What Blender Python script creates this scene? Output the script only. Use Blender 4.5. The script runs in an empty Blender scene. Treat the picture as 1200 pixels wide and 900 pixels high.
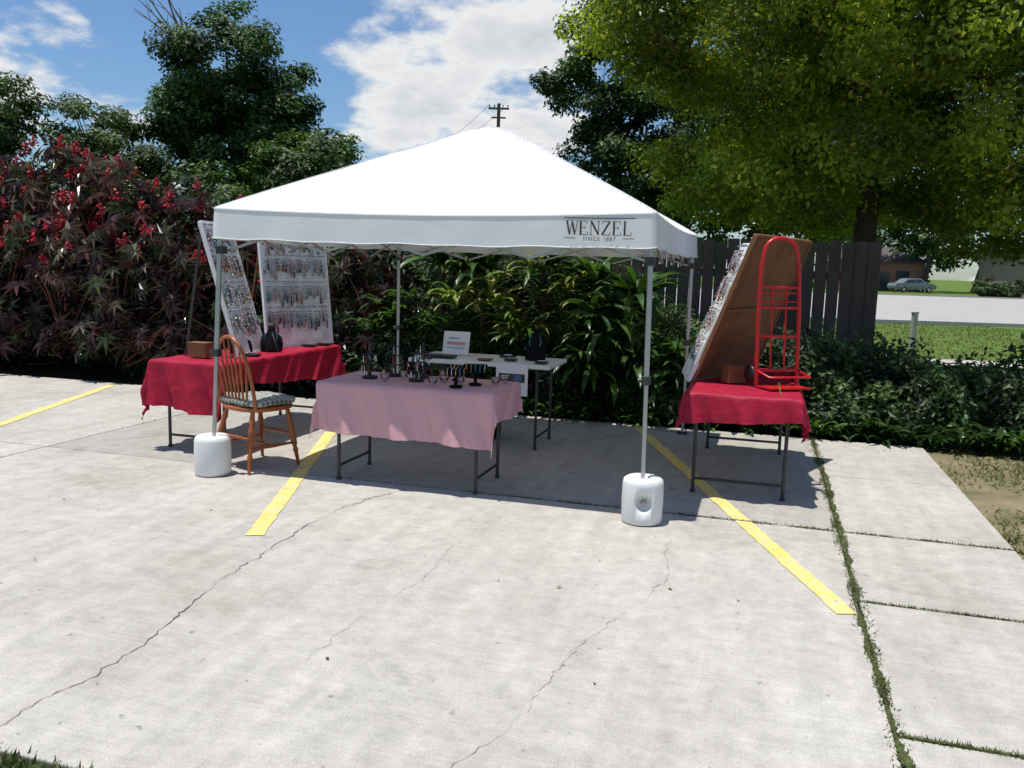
import bpy, math, random
import numpy as np
from mathutils import Vector, Matrix
rng=np.random.default_rng(7); random.seed(7)
scene=bpy.context.scene
COL=scene.collection
# parking-lot frame: a = along the tent front (to the right), b = away
def P(a,b,z=0.0): return Vector((.96*a+.28*b,-.28*a+.96*b,z))
LOT=math.atan2(-.28,.96)
LM=Matrix(((.96,.28,0,0),(-.28,.96,0,0),(0,0,1,0),(0,0,0,1)))

# ---------------------------------------------------------------- builders
class MB:
    def __init__(s): s.v=[];s.f=[];s.m=[];s.s=[]
    def add(s,vs,fs,mi=0,M=None,sm=False):
        o=len(s.v)
        if M is not None: vs=[M@Vector(p) for p in vs]
        s.v+=[tuple(p) for p in vs]
        s.f+=[tuple(i+o for i in f) for f in fs]; s.m+=[mi]*len(fs); s.s+=[sm]*len(fs)
    def box(s,c,size,mi=0,M=None,rz=0,R=None):
        x,y,z=[k/2 for k in size]
        vs=[Vector(p) for p in [(-x,-y,-z),(x,-y,-z),(x,y,-z),(-x,y,-z),(-x,-y,z),(x,-y,z),(x,y,z),(-x,y,z)]]
        if R is None: R=Matrix.Rotation(rz,3,'Z')
        vs=[R@p+Vector(c) for p in vs]
        s.add(vs,[(0,3,2,1),(4,5,6,7),(0,1,5,4),(1,2,6,5),(2,3,7,6),(3,0,4,7)],mi,M)
    def tube(s,pts,r,n=8,mi=0,M=None,closed=False):
        pts=[Vector(p) for p in pts]; k=len(pts)
        rs=r if isinstance(r,(list,tuple)) else [r]*k
        T=[]
        for i in range(k):
            if closed: t=pts[(i+1)%k]-pts[i-1]
            else: t=pts[min(i+1,k-1)]-pts[max(i-1,0)]
            T.append(t.normalized())
        u=Vector((0,0,1)) if abs(T[0].z)<.9 else Vector((1,0,0))
        u=(u-T[0]*u.dot(T[0])).normalized(); vs=[]
        for i in range(k):
            u=(u-T[i]*u.dot(T[i])).normalized(); w=T[i].cross(u)
            for j in range(n):
                an=2*math.pi*j/n+math.pi/n
                vs.append(pts[i]+(u*math.cos(an)+w*math.sin(an))*rs[i])
        fs=[]
        for i in range(k if closed else k-1):
            i2=(i+1)%k
            for j in range(n):
                j2=(j+1)%n; fs.append((i*n+j,i*n+j2,i2*n+j2,i2*n+j))
        s.add(vs,fs,mi,M,n>4)
        if not closed:
            s.add(vs[:n],[tuple(range(n))[::-1]],mi,M); s.add(vs[-n:],[tuple(range(n))],mi,M)
    def lathe(s,prof,c=(0,0,0),n=28,mi=0,M=None,sm=True):
        vs=[];fs=[];c=Vector(c)
        for r,z in prof:
            for j in range(n):
                an=2*math.pi*j/n; vs.append(c+Vector((r*math.cos(an),r*math.sin(an),z)))
        for i in range(len(prof)-1):
            for j in range(n):
                j2=(j+1)%n; fs.append((i*n+j,i*n+j2,(i+1)*n+j2,(i+1)*n+j))
        s.add(vs,fs,mi,M,sm)
    def obj(s,name,mats,parent=None,bevel=0,subsurf=0,solid=0):
        me=bpy.data.meshes.new(name); me.from_pydata(s.v,[],s.f)
        for m in (mats if isinstance(mats,(list,tuple)) else [mats]): me.materials.append(m)
        me.polygons.foreach_set('material_index',s.m); me.polygons.foreach_set('use_smooth',s.s)
        me.update(); ob=bpy.data.objects.new(name,me); COL.objects.link(ob)
        if solid:
            md=ob.modifiers.new('sol','SOLIDIFY'); md.thickness=solid
        if bevel:
            md=ob.modifiers.new('bev','BEVEL'); md.width=bevel; md.segments=2; md.limit_method='ANGLE'; md.angle_limit=.7
        if subsurf:
            md=ob.modifiers.new('sub','SUBSURF'); md.levels=subsurf; md.render_levels=subsurf
        if parent: setp(ob,parent)
        return ob
def setp(ob,parent):
    ob.parent=parent; ob.matrix_parent_inverse=Matrix.Translation(-parent.location)
def empty(name,loc):
    e=bpy.data.objects.new(name,None); e.location=loc; e.empty_display_size=.2; COL.objects.link(e); return e

def unit(a): return a/np.maximum(np.linalg.norm(a,axis=1,keepdims=True),1e-9)
def inst(name,tv,tf,pos,nrm,scale,mats,ydir=None,mi=None,parent=None,smooth=False):
    tv=np.array(tv,float); tf=np.array(tf,int); pos=np.array(pos,float); N=len(pos)
    scale=np.broadcast_to(np.array(scale,float),(N,))
    if ydir is None:
        n=unit(np.array(nrm,float)); r=rng.normal(size=(N,3)); y=unit(np.cross(n,r)); x=np.cross(y,n)
    else:
        y=unit(np.array(ydir,float)); n0=np.array(nrm,float); x=unit(np.cross(y,n0)); n=np.cross(x,y)
    V=pos[:,None,:]+scale[:,None,None]*(tv[None,:,0:1]*x[:,None,:]+tv[None,:,1:2]*y[:,None,:]+tv[None,:,2:3]*n[:,None,:])
    k=len(tv); F=(tf[None]+(np.arange(N)*k)[:,None,None]).reshape(-1,3)
    me=bpy.data.meshes.new(name)
    me.vertices.add(N*k); me.vertices.foreach_set('co',V.reshape(-1).astype(np.float32))
    me.loops.add(F.size); me.loops.foreach_set('vertex_index',F.reshape(-1).astype(np.int32))
    me.polygons.add(len(F)); me.polygons.foreach_set('loop_start',(np.arange(len(F))*3).astype(np.int32))
    for m in (mats if isinstance(mats,(list,tuple)) else [mats]): me.materials.append(m)
    if mi is not None: me.polygons.foreach_set('material_index',np.repeat(np.array(mi,np.int32),len(tf)))
    me.polygons.foreach_set('use_smooth',np.full(len(F),smooth))
    me.update(calc_edges=True)
    ob=bpy.data.objects.new(name,me); COL.objects.link(ob)
    if parent: setp(ob,parent)
    return ob

# ---------------------------------------------------------------- materials
def newmat(name):
    m=bpy.data.materials.new(name); m.use_nodes=True; nt=m.node_tree
    return m,nt,nt.nodes['Principled BSDF'],nt.nodes['Material Output']
def mat(name,col,rough=.6,metal=0,var=.12,scale=12,bump=0,bscale=60,spec=.5):
    m,nt,b,o=newmat(name); N=nt.nodes; L=nt.links
    tc=N.new('ShaderNodeTexCoord'); no=N.new('ShaderNodeTexNoise'); no.inputs['Scale'].default_value=scale; no.inputs['Detail'].default_value=4
    L.new(tc.outputs['Object'],no.inputs['Vector'])
    mx=N.new('ShaderNodeMix'); mx.data_type='RGBA'
    mx.inputs[6].default_value=tuple(c*(1-var) for c in col)+(1,); mx.inputs[7].default_value=tuple(min(1,c*(1+var)) for c in col)+(1,)
    L.new(no.outputs['Fac'],mx.inputs[0]); L.new(mx.outputs[2],b.inputs['Base Color'])
    b.inputs['Roughness'].default_value=rough; b.inputs['Metallic'].default_value=metal; b.inputs['Specular IOR Level'].default_value=spec
    if bump:
        n2=N.new('ShaderNodeTexNoise'); n2.inputs['Scale'].default_value=bscale; n2.inputs['Detail'].default_value=4
        L.new(tc.outputs['Object'],n2.inputs['Vector']); bp=N.new('ShaderNodeBump'); bp.inputs['Strength'].default_value=bump; bp.inputs['Distance'].default_value=.01
        L.new(n2.outputs['Fac'],bp.inputs['Height']); L.new(bp.outputs['Normal'],b.inputs['Normal'])
    return m
def ramp(N,stops):
    r=N.new('ShaderNodeValToRGB'); e=r.color_ramp.elements
    while len(e)<len(stops): e.new(.5)
    for i,(p,c) in enumerate(stops):
        e[i].position=p; e[i].color=(tuple(c)+(1,)) if len(c)==3 else c
    return r
def foliage(name,cols,trans=.35,clump=1.2,lo=.45,rough=.5,spec=.35):
    m,nt,b,o=newmat(name); N=nt.nodes; L=nt.links
    g=N.new('ShaderNodeNewGeometry'); k=len(cols)
    r=ramp(N,[(i/(k-1),c) for i,c in enumerate(cols)]); L.new(g.outputs['Random Per Island'],r.inputs[0])
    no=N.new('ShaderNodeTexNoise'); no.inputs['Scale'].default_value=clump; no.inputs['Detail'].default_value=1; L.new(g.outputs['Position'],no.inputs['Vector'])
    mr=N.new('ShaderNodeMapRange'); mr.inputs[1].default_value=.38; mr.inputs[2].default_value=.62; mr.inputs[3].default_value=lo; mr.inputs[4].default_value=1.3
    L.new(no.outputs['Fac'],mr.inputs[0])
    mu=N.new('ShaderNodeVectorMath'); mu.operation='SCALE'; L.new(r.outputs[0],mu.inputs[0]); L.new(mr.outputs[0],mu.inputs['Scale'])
    L.new(mu.outputs[0],b.inputs['Base Color']); b.inputs['Roughness'].default_value=rough; b.inputs['Specular IOR Level'].default_value=spec
    t=N.new('ShaderNodeBsdfTranslucent'); m2=N.new('ShaderNodeVectorMath'); m2.operation='MULTIPLY'; m2.inputs[1].default_value=(1.6,1.7,.7)
    L.new(mu.outputs[0],m2.inputs[0]); L.new(m2.outputs[0],t.inputs['Color'])
    ms=N.new('ShaderNodeMixShader'); ms.inputs[0].default_value=trans; L.new(b.outputs[0],ms.inputs[1]); L.new(t.outputs[0],ms.inputs[2]); L.new(ms.outputs[0],o.inputs['Surface'])
    return m

def mrange(N,L,src,a,b_,c,d):
    q=N.new('ShaderNodeMapRange'); q.inputs[1].default_value=a;q.inputs[2].default_value=b_;q.inputs[3].default_value=c;q.inputs[4].default_value=d; L.new(src,q.inputs[0]); return q.outputs[0]
def concrete(name='concrete',paint=None,gain=1.0):
    m,nt,b,o=newmat(name); N=nt.nodes; L=nt.links
    g=N.new('ShaderNodeNewGeometry')
    mp=N.new('ShaderNodeMapping'); mp.vector_type='POINT'; mp.inputs['Rotation'].default_value=(0,0,-LOT); L.new(g.outputs['Position'],mp.inputs[0])
    def noise(sc,det=5,vec=None,ro=.6,dist=0):
        n=N.new('ShaderNodeTexNoise'); n.inputs['Scale'].default_value=sc; n.inputs['Detail'].default_value=det; n.inputs['Roughness'].default_value=ro; n.inputs['Distortion'].default_value=dist
        L.new(vec or mp.outputs[0],n.inputs['Vector']); return n.outputs['Fac']
    def mul(a,b_):
        q=N.new('ShaderNodeMath'); q.operation='MULTIPLY'; L.new(a,q.inputs[0]); L.new(b_,q.inputs[1]); return q.outputs[0]
    ms=N.new('ShaderNodeMapping'); ms.inputs['Scale'].default_value=(1.0,22,1); L.new(mp.outputs[0],ms.inputs[0])
    ms2=N.new('ShaderNodeMapping'); ms2.inputs['Scale'].default_value=(7,.8,1); L.new(mp.outputs[0],ms2.inputs[0])
    n1=noise(.45,6,ro=.75,dist=.2); n2=noise(9,6,ro=.78); n3=noise(150,2); n4=noise(3,3,ms.outputs[0]); n7=noise(1.3,4,ms2.outputs[0])
    r=ramp(N,[(.30,(.335,.31,.265)),(.45,(.445,.425,.38)),(.58,(.495,.475,.43)),(.75,(.55,.53,.485))]); L.new(n1,r.inputs[0])
    f=mul(mul(mrange(N,L,n2,.3,.7,.80,1.12),mrange(N,L,n3,.3,.7,.82,1.15)),mrange(N,L,n4,.3,.7,.93,1.05))
    f=mul(f,mrange(N,L,n7,.35,.65,.92,1.05))
    f=mul(f,mrange(N,L,noise(1.3,5,ro=.7,dist=.4),.58,.74,1,.72))
    f=mul(f,mrange(N,L,noise(5,4,ro=.7),.64,.72,1,.84))
    f=mul(f,mrange(N,L,noise(21,2),.68,.75,1,.60))
    if gain!=1:
        q=N.new('ShaderNodeMath'); q.operation='MULTIPLY'; q.inputs[1].default_value=gain; L.new(f,q.inputs[0]); f=q.outputs[0]
    v=N.new('ShaderNodeVectorMath'); v.operation='SCALE'; L.new(r.outputs[0],v.inputs[0]); L.new(f,v.inputs['Scale']); outc=v.outputs[0]
    if paint:
        wear=mrange(N,L,mul(noise(30,6,ro=.85),mrange(N,L,n2,.3,.7,.85,1.15)),.47,.57,.05,.8)
        pc=N.new('ShaderNodeVectorMath'); pc.operation='SCALE'; pc.inputs[0].default_value=paint; L.new(f,pc.inputs['Scale'])
        mx=N.new('ShaderNodeMix'); mx.data_type='RGBA'; L.new(wear,mx.inputs[0]); L.new(pc.outputs[0],mx.inputs[6]); L.new(outc,mx.inputs[7]); outc=mx.outputs[2]
    L.new(outc,b.inputs['Base Color'])
    b.inputs['Roughness'].default_value=.85; b.inputs['Specular IOR Level'].default_value=.3
    bp=N.new('ShaderNodeBump'); bp.inputs['Strength'].default_value=.35; bp.inputs['Distance'].default_value=.006
    L.new(mul(n3,n4),bp.inputs['Height']); L.new(bp.outputs[0],b.inputs['Normal'])
    return m
def ground_mat(name,cols,sc=1.2):
    m,nt,b,o=newmat(name); N=nt.nodes; L=nt.links
    g=N.new('ShaderNodeNewGeometry'); n=N.new('ShaderNodeTexNoise'); n.inputs['Scale'].default_value=sc; n.inputs['Detail'].default_value=8; n.inputs['Roughness'].default_value=.7
    L.new(g.outputs['Position'],n.inputs['Vector']); r=ramp(N,[(.3+.4*i/(len(cols)-1),c) for i,c in enumerate(cols)]); L.new(n.outputs['Fac'],r.inputs[0])
    L.new(r.outputs[0],b.inputs['Base Color']); b.inputs['Roughness'].default_value=.95; b.inputs['Specular IOR Level'].default_value=.1
    bp=N.new('ShaderNodeBump'); bp.inputs['Strength'].default_value=.6; bp.inputs['Distance'].default_value=.03
    n2=N.new('ShaderNodeTexNoise'); n2.inputs['Scale'].default_value=40; L.new(g.outputs['Position'],n2.inputs['Vector']); L.new(n2.outputs['Fac'],bp.inputs['Height']); L.new(bp.outputs[0],b.inputs['Normal'])
    return m
def fabric(name,col,trans=.3,tcol=None,rough=.8,wr=.15,wsc=6,var=0):
    m,nt,b,o=newmat(name); N=nt.nodes; L=nt.links
    b.inputs['Base Color'].default_value=tuple(col)+(1,); b.inputs['Roughness'].default_value=rough; b.inputs['Specular IOR Level'].default_value=.3
    t=N.new('ShaderNodeBsdfTranslucent'); t.inputs['Color'].default_value=tuple(tcol or col)+(1,)
    ms=N.new('ShaderNodeMixShader'); ms.inputs[0].default_value=trans; L.new(b.outputs[0],ms.inputs[1]); L.new(t.outputs[0],ms.inputs[2]); L.new(ms.outputs[0],o.inputs['Surface'])
    g=N.new('ShaderNodeNewGeometry'); n=N.new('ShaderNodeTexNoise'); n.inputs['Scale'].default_value=wsc; n.inputs['Detail'].default_value=4; n.inputs['Distortion'].default_value=.8
    L.new(g.outputs['Position'],n.inputs['Vector']); bp=N.new('ShaderNodeBump'); bp.inputs['Strength'].default_value=wr; bp.inputs['Distance'].default_value=.03
    L.new(n.outputs['Fac'],bp.inputs['Height']); L.new(bp.outputs[0],b.inputs['Normal']); L.new(bp.outputs[0],t.inputs['Normal'])
    if var:
        r=ramp(N,[(.35,tuple(c*(1-var) for c in col)),(.65,tuple(min(1,c*(1+var)) for c in col))]); L.new(n.outputs['Fac'],r.inputs[0]); L.new(r.outputs[0],b.inputs['Base Color'])
    return m
def pegboard(name,col,hole=(.02,.012,.008)):
    m,nt,b,o=newmat(name); N=nt.nodes; L=nt.links
    tc=N.new('ShaderNodeTexCoord'); sc=N.new('ShaderNodeVectorMath'); sc.operation='SCALE'; sc.inputs['Scale'].default_value=1/.0254*1.0
    L.new(tc.outputs['Object'],sc.inputs[0]); fr=N.new('ShaderNodeVectorMath'); fr.operation='FRACTION'; L.new(sc.outputs[0],fr.inputs[0])
    su=N.new('ShaderNodeVectorMath'); su.operation='SUBTRACT'; su.inputs[1].default_value=(.5,.5,.5); L.new(fr.outputs[0],su.inputs[0])
    mu=N.new('ShaderNodeVectorMath'); mu.operation='MULTIPLY'; mu.inputs[1].default_value=(1,0,1); L.new(su.outputs[0],mu.inputs[0])
    ln=N.new('ShaderNodeVectorMath'); ln.operation='LENGTH'; L.new(mu.outputs[0],ln.inputs[0])
    lt=N.new('ShaderNodeMath'); lt.operation='LESS_THAN'; lt.inputs[1].default_value=.17; L.new(ln.outputs['Value'],lt.inputs[0])
    no=N.new('ShaderNodeTexNoise'); no.inputs['Scale'].default_value=6; L.new(tc.outputs['Object'],no.inputs['Vector'])
    r=ramp(N,[(.3,tuple(c*.7 for c in col)),(.7,tuple(min(1,c*1.25) for c in col))]); L.new(no.outputs['Fac'],r.inputs[0])
    mx=N.new('ShaderNodeMix'); mx.data_type='RGBA'; mx.inputs[7].default_value=hole+(1,); L.new(lt.outputs[0],mx.inputs[0]); L.new(r.outputs[0],mx.inputs[6]); L.new(mx.outputs[2],b.inputs['Base Color'])
    b.inputs['Roughness'].default_value=.6
    return m

M_conc=concrete()
M_conc2=concrete('concrete_tent_shade',None,.84)  # darker concrete copy: deepens the canopy shade in the colour of the tent slab
M_yel=concrete('yellow_paint',(.88,.70,.14))
M_lawn=ground_mat('lawn',[(.05,.08,.016),(.10,.16,.03),(.15,.20,.05)],2)
M_mulch=ground_mat('mulch',[(.012,.010,.007),(.03,.026,.015),(.05,.045,.02)],6)
M_dirt=ground_mat('dirt',[(.09,.10,.04),(.20,.17,.10),(.28,.23,.15)],2.2)
M_moss=ground_mat('moss',[(.03,.035,.014),(.07,.085,.03),(.12,.13,.06)],30)
M_crack=mat('crack_dark',(.13,.12,.10),.95)
M_crackl=mat('crack_light',(.27,.255,.22),.95)
M_tent=fabric('canopy_fabric',(.86,.86,.87),.12,(.66,.68,.72),.7,.16,3.5)
M_alu=mat('grey_steel',(.42,.42,.44),.38,.7,.05)
M_dk=mat('dark_steel',(.05,.05,.05),.45,.4)
M_blk=mat('black_plastic',(.012,.012,.013),.45)
M_blackv=mat('black_velvet',(.008,.008,.01),.9,spec=.1)
M_wplas=mat('white_plastic',(.74,.74,.72),.4,var=.06,scale=5,bump=.05)
M_pink=fabric('pink_cloth',(.70,.39,.42),.12,None,.45,.4,6)
M_red=fabric('red_cloth',(.37,.008,.036),.12,None,.6,.45,6,.15)
M_redp=mat('red_paint',(.52,.012,.02),.32,0,.12)
M_white=mat('white_board',(.76,.76,.77),.6,var=.04)
M_wood=mat('honey_wood',(.33,.09,.022),.32,0,.35,scale=16)
M_brown=pegboard('brown_pegboard',(.20,.075,.03))
M_whitepeg=pegboard('white_pegboard',(.76,.76,.78),(.35,.35,.35))
M_frame=mat('frame_wood',(.20,.085,.035),.5,0,.25)
M_fence=mat('old_fence_wood',(.075,.055,.042),.85,0,.5,scale=3,bump=.4,bscale=20)
M_bark=mat('bark',(.065,.052,.04),.9,0,.4,scale=8,bump=.8,bscale=22)
M_twig=mat('twig',(.10,.085,.07),.9)
M_txt=mat('print_ink',(.02,.02,.022),.6)

# ---------------------------------------------------------------- ground
def sheet(name,pts,z,m,parent=None):
    b=MB(); b.add([(p[0],p[1],z) for p in pts],[tuple(range(len(pts)))]); return b.obj(name,m,parent)
sheet('ground',[(-700,-300),(700,-300),(700,1100),(-700,1100)],-.06,M_lawn)
sheet('planting_bed',[P(-16,8.2),P(3.6,8.2),P(3.6,13),P(-16,15)],-.045,M_mulch)
sheet('dirt_verge',[P(1.40,1.0),P(7,1.0),P(7,8.2),P(1.40,8.2)],-.030,M_dirt)
slab=MB()
def slabbox(a0,a1,b0,b1,mi=0):
    g=.006
    slab.box(((a0+a1)/2,(b0+b1)/2,-.05),(a1-a0-2*g,b1-b0-2*g,.10),mi,LM)
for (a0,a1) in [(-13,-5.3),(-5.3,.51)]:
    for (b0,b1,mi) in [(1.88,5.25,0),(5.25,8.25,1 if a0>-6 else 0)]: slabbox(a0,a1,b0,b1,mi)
for k,(b0,b1) in enumerate([(.5,1.7),(1.7,2.9),(2.9,4.12),(4.12,5.25),(5.25,6.75),(6.75,8.25)]): slabbox(.51,1.45,b0,b1,0)
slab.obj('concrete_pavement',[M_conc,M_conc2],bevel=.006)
sheet('joint_soil',[P(-13,1.9),P(1.44,1.9),P(1.44,8.2),P(-13,8.2)],-.025,M_mulch)
def stripe(a0,b0,a1,b1,w=.10):
    b=MB(); n=70; d=Vector((a1-a0,b1-b0,0)).normalized(); q=Vector((d.y,-d.x,0))
    vs=[]
    for i in range(n+1):
        t=i/n; c=Vector((a0+(a1-a0)*t,b0+(b1-b0)*t,0))
        for s in (-1,1):
            w2=w/2+random.uniform(-.006,.004); pp=c+q*s*w2; vs.append(P(pp.x,pp.y,.004))
    return b,vs,n
for a0 in (.447,-2.585,-5.64):
    b,vs,n=stripe(a0,3.93,a0-.37*4.15,8.08)
    b.add(vs,[(2*i,2*i+1,2*i+3,2*i+2) for i in range(n)]); b.obj('parking_line',M_yel)
def crack(name,pts,w,z,m,jit=.02,step=.025,wmin=.12):
    P2=[]
    for i in range(len(pts)-1):
        a=np.array(pts[i]);c=np.array(pts[i+1]); k=max(3,int(np.linalg.norm(c-a)/step))
        for j in range(k): P2.append(a+(c-a)*j/k)
    P2.append(np.array(pts[-1])); P2=np.array(P2); off=np.cumsum(rng.normal(size=len(P2))*jit*.35); 
    off-=np.linspace(off[0],off[-1],len(off)); tt=np.gradient(P2,axis=0); nn=np.stack([-tt[:,1],tt[:,0]],1); nn/=np.linalg.norm(nn,axis=1,keepdims=True)
    P2=P2+nn*(off[:,None]+rng.normal(size=(len(P2),1))*jit*.22)
    b=MB(); vs=[]; ph=random.uniform(0,9)
    for i,(p,n_) in enumerate(zip(P2,nn)):
        ww=w*random.uniform(.25,1.1)*(.55+.45*math.sin(i*.21+ph)*math.sin(i*.057+ph))
        ww=max(ww,w*wmin)
        vs+= [(p[0]-n_[0]*ww/2,p[1]-n_[1]*ww/2,z),(p[0]+n_[0]*ww/2,p[1]+n_[1]*ww/2,z)]
    b.add(vs,[(2*i,2*i+1,2*i+3,2*i+2) for i in range(len(P2)-1)]); return b.obj(name,m)
crack('pavement_crack',[(-1.75,2.38),(-1.6,2.53),(-1.5,2.89),(-1.43,3.48),(-1.235,4.34),(-1.02,5.03),(-.69,5.57)],.011,.003,M_crack)
crack('pavement_crack',[(-.2,2.2),(-.12,2.43),(.03,2.63),(.22,3.0),(.38,3.35),(.82,4.01),(.95,4.84)],.005,.003,M_crackl)
crack('pavement_crack',[(-.75,3.05),(-.62,3.5),(-.40,3.9),(-.33,4.4),(-.05,5.0)],.0035,.0032,M_crackl)
crack('pavement_crack',[(-3.4,4.0),(-3.0,4.3),(-2.6,4.35),(-2.2,4.8)],.0035,.0032,M_crackl)
def pc(a,b): q=P(a,b); return (q.x,q.y)
crack('joint_moss',[pc(.51,1.3),pc(.505,3),pc(.515,5),pc(.51,6.5),pc(.51,8.2)],.050,.005,M_moss,.005,.012,.14)
crack('joint_moss',[pc(.53,2.9),pc(1.43,2.9)],.024,.0052,M_moss,.003,.012,.2)
crack('joint_moss',[pc(.53,4.12),pc(1.43,4.12)],.015,.0052,M_moss,.003,.012,.2)
crack('joint_moss',[pc(.53,5.25),pc(1.43,5.25)],.015,.0052,M_moss,.003,.012,.2)
crack('joint_moss',[pc(-1.6,5.25),pc(.49,5.25)],.022,.0052,M_moss,.003,.012,.15)

blade_v=[(-.14,0,0),(.14,0,0),(.08,.55,.05),(0,1,.22),(-.08,.55,.05)]
blade_f=[(0,1,2),(0,2,4),(4,2,3)]
M_grass=foliage('grass_blades',[(.05,.08,.02),(.09,.12,.03),(.13,.155,.05),(.20,.19,.10)],.2,3,.7)
def blades(name,pts,sz,up=.8):
    N=len(pts); yd=np.stack([rng.normal(0,.55,N),rng.normal(0,.55,N),np.abs(rng.normal(up,.25,N))],1)
    inst(name,blade_v,blade_f,pts,rng.normal(size=(N,3)),sz,M_grass,ydir=yd)
def line_pts(a0,b0,a1,b1,n,wid,dens):
    t=rng.random(n); keep=rng.random(n)<dens(t); t=t[keep]; k=len(t)
    w=wid(t)*np.clip(rng.normal(size=k),-1.7,1.7)
    d=np.array([a1-a0,b1-b0]); q=np.array([d[1],-d[0]])/np.linalg.norm(d)
    A=a0+d[0]*t+q[0]*w; B=b0+d[1]*t+q[1]*w
    return np.stack([.96*A+.28*B,-.28*A+.96*B,np.full(k,-.002)],1)
pp=[line_pts(.51,1.2,.51,8.3,26000,lambda t:.008+.011*(np.sin(t*37)*.5+.5)+.007*np.sin(t*91)**2,lambda t:.15+.85*(np.sin(t*23+1)*np.sin(t*61))**2),
    line_pts(.51,4.12,1.45,4.12,900,lambda t:.006+0*t,lambda t:.3+.6*np.sin(t*9)**2),
    line_pts(.51,2.9,1.45,2.9,1500,lambda t:.009+0*t,lambda t:.9+0*t),
    line_pts(.51,5.25,1.45,5.25,900,lambda t:.006+0*t,lambda t:.3+.6*np.sin(t*9)**2),
    line_pts(-3,5.25,.51,5.25,4800,lambda t:.006+.007*t,lambda t:.10+.9*t**1.5*np.sin(t*31)**2),
    line_pts(-5.3,4.2,-5.3,8.2,200,lambda t:.006+0*t,lambda t:.5+0*t)]
pts=np.concatenate(pp); blades('joint_grass',pts,rng.uniform(.006,.024,len(pts)),.5)
n=16000; A=rng.uniform(-4,-.6,n);B=1.88-np.abs(rng.normal(0,.2,n)); 
pts=np.stack([.96*A+.28*B,-.28*A+.96*B,np.full(n,-.04)],1); blades('lawn_grass',pts,rng.uniform(.03,.075,n))
n=30000; A=1.44+rng.random(n)**1.0*3.6;B=rng.uniform(2,8.4,n); k=(np.sin(A*5+1.3*B)+np.sin(B*4.1-A*2)+rng.normal(0,.9,n))>-.1; A=A[k];B=B[k]
pts=np.stack([.96*A+.28*B,-.28*A+.96*B,np.full(len(A),-.035)],1); blades('verge_grass',pts,rng.uniform(.02,.06,len(A)),.5)
n=110; A=rng.uniform(-6,1.4,n);B=np.where(rng.random(n)<.75,8.2-np.abs(rng.normal(0,.5,n)),rng.uniform(2.6,8,n))
leaf_v=[(0,0,0),(-.26,.42,.07),(0,1,-.05),(.26,.42,.07)]; leaf_f=[(0,3,2),(0,2,1)]
inst('fallen_leaves',leaf_v,leaf_f,np.stack([.96*A+.28*B,-.28*A+.96*B,np.full(n,.006)],1),np.tile([0,0,1.],(n,1))+rng.normal(size=(n,3))*.1,rng.uniform(.015,.035,n),foliage('dry_leaf',[(.10,.07,.03),(.16,.12,.05),(.07,.08,.03)],.1,3,.7))

# ---------------------------------------------------------------- tent
TA0,TA1,TB0,TB1=-3.535,-.655,5.03,7.95
ZE,ZP=1.83,2.585
tent=empty('canopy_tent',P((TA0+TA1)/2,(TB0+TB1)/2,0))
ac,bc=(TA0+TA1)/2,(TB0+TB1)/2; ha,hb=(TA1-TA0)/2+.03,(TB1-TB0)/2+.03
n=72; vs=[]
for i in range(n+1):
    for j in range(n+1):
        s=-1+2*i/n;t=-1+2*j/n; m=max(abs(s),abs(t)); o=min(abs(s),abs(t)); ms=math.sqrt(m*m+.0012)
        h=max(0,1-ms); rel=o/max(m,1e-3)
        z=ZE+(ZP-ZE)*(h**.97) -.06*math.sin(math.pi*min(1,h))*(1-rel**2)
        z-=.030*(1-rel**2)*(m**6)
        z+=.008*math.sin(s*9+t*4)*math.sin(t*11-s*3)*h+.004*math.sin((s-t)*23)*math.sin(m*6)*h
        vs.append(P(ac+s*ha,bc+t*hb,z))
b=MB(); b.add(vs,[(i*(n+1)+j,(i+1)*(n+1)+j,(i+1)*(n+1)+j+1,i*(n+1)+j+1) for i in range(n) for j in range(n)],0,None,True)
b.obj('roof',M_tent,tent)
b=MB(); per=[]; K=72
for (s0,t0,s1,t1) in [(-1,-1,1,-1),(1,-1,1,1),(1,1,-1,1),(-1,1,-1,-1)]:
    for i in range(K):
        u=i/K; per.append((s0+(s1-s0)*u,t0+(t1-t0)*u,u))
vs=[];rows=6
for r_ in range(rows+1):
    for (s,t,u) in per:
        m=1; rel=min(abs(s),abs(t)); zt=ZE-.030*(1-rel**2)
        sc=.200-.016*math.sin(math.pi*u)+.006*math.sin(u*31)*math.sin(u*11)
        f=r_/rows; fl=1+.006*f+.004*f*math.sin(u*34+r_*.25)*(1 if t>-0.99 else .25)
        vs.append(P(ac+s*ha*fl,bc+t*hb*fl,zt-.001-sc*f))
Kn=len(per)
b.add(vs,[(r_*Kn+i,r_*Kn+(i+1)%Kn,(r_+1)*Kn+(i+1)%Kn,(r_+1)*Kn+i) for r_ in range(rows) for i in range(Kn)],0,None,True)
b.obj('valance',M_tent,tent)
b=MB(); last=vs[-Kn:]
b.tube(last,.0035,6,0,None,True); b.tube([v+Vector((0,0,-.006)) for v in vs[:Kn]],.004,6,0,None,True)
for sx in(-1,1):
    for sy in(-1,1):
        b.tube([P(ac+sx*ha*q,bc+sy*hb*q,ZE+(ZP-ZE)*max(0,1-math.sqrt(q*q+.0012))**.97+.001) for q in np.linspace(0.03,1,16)],.003,6)
b.obj('seams',M_tent,tent)
b=MB(); FOOT={}
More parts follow.
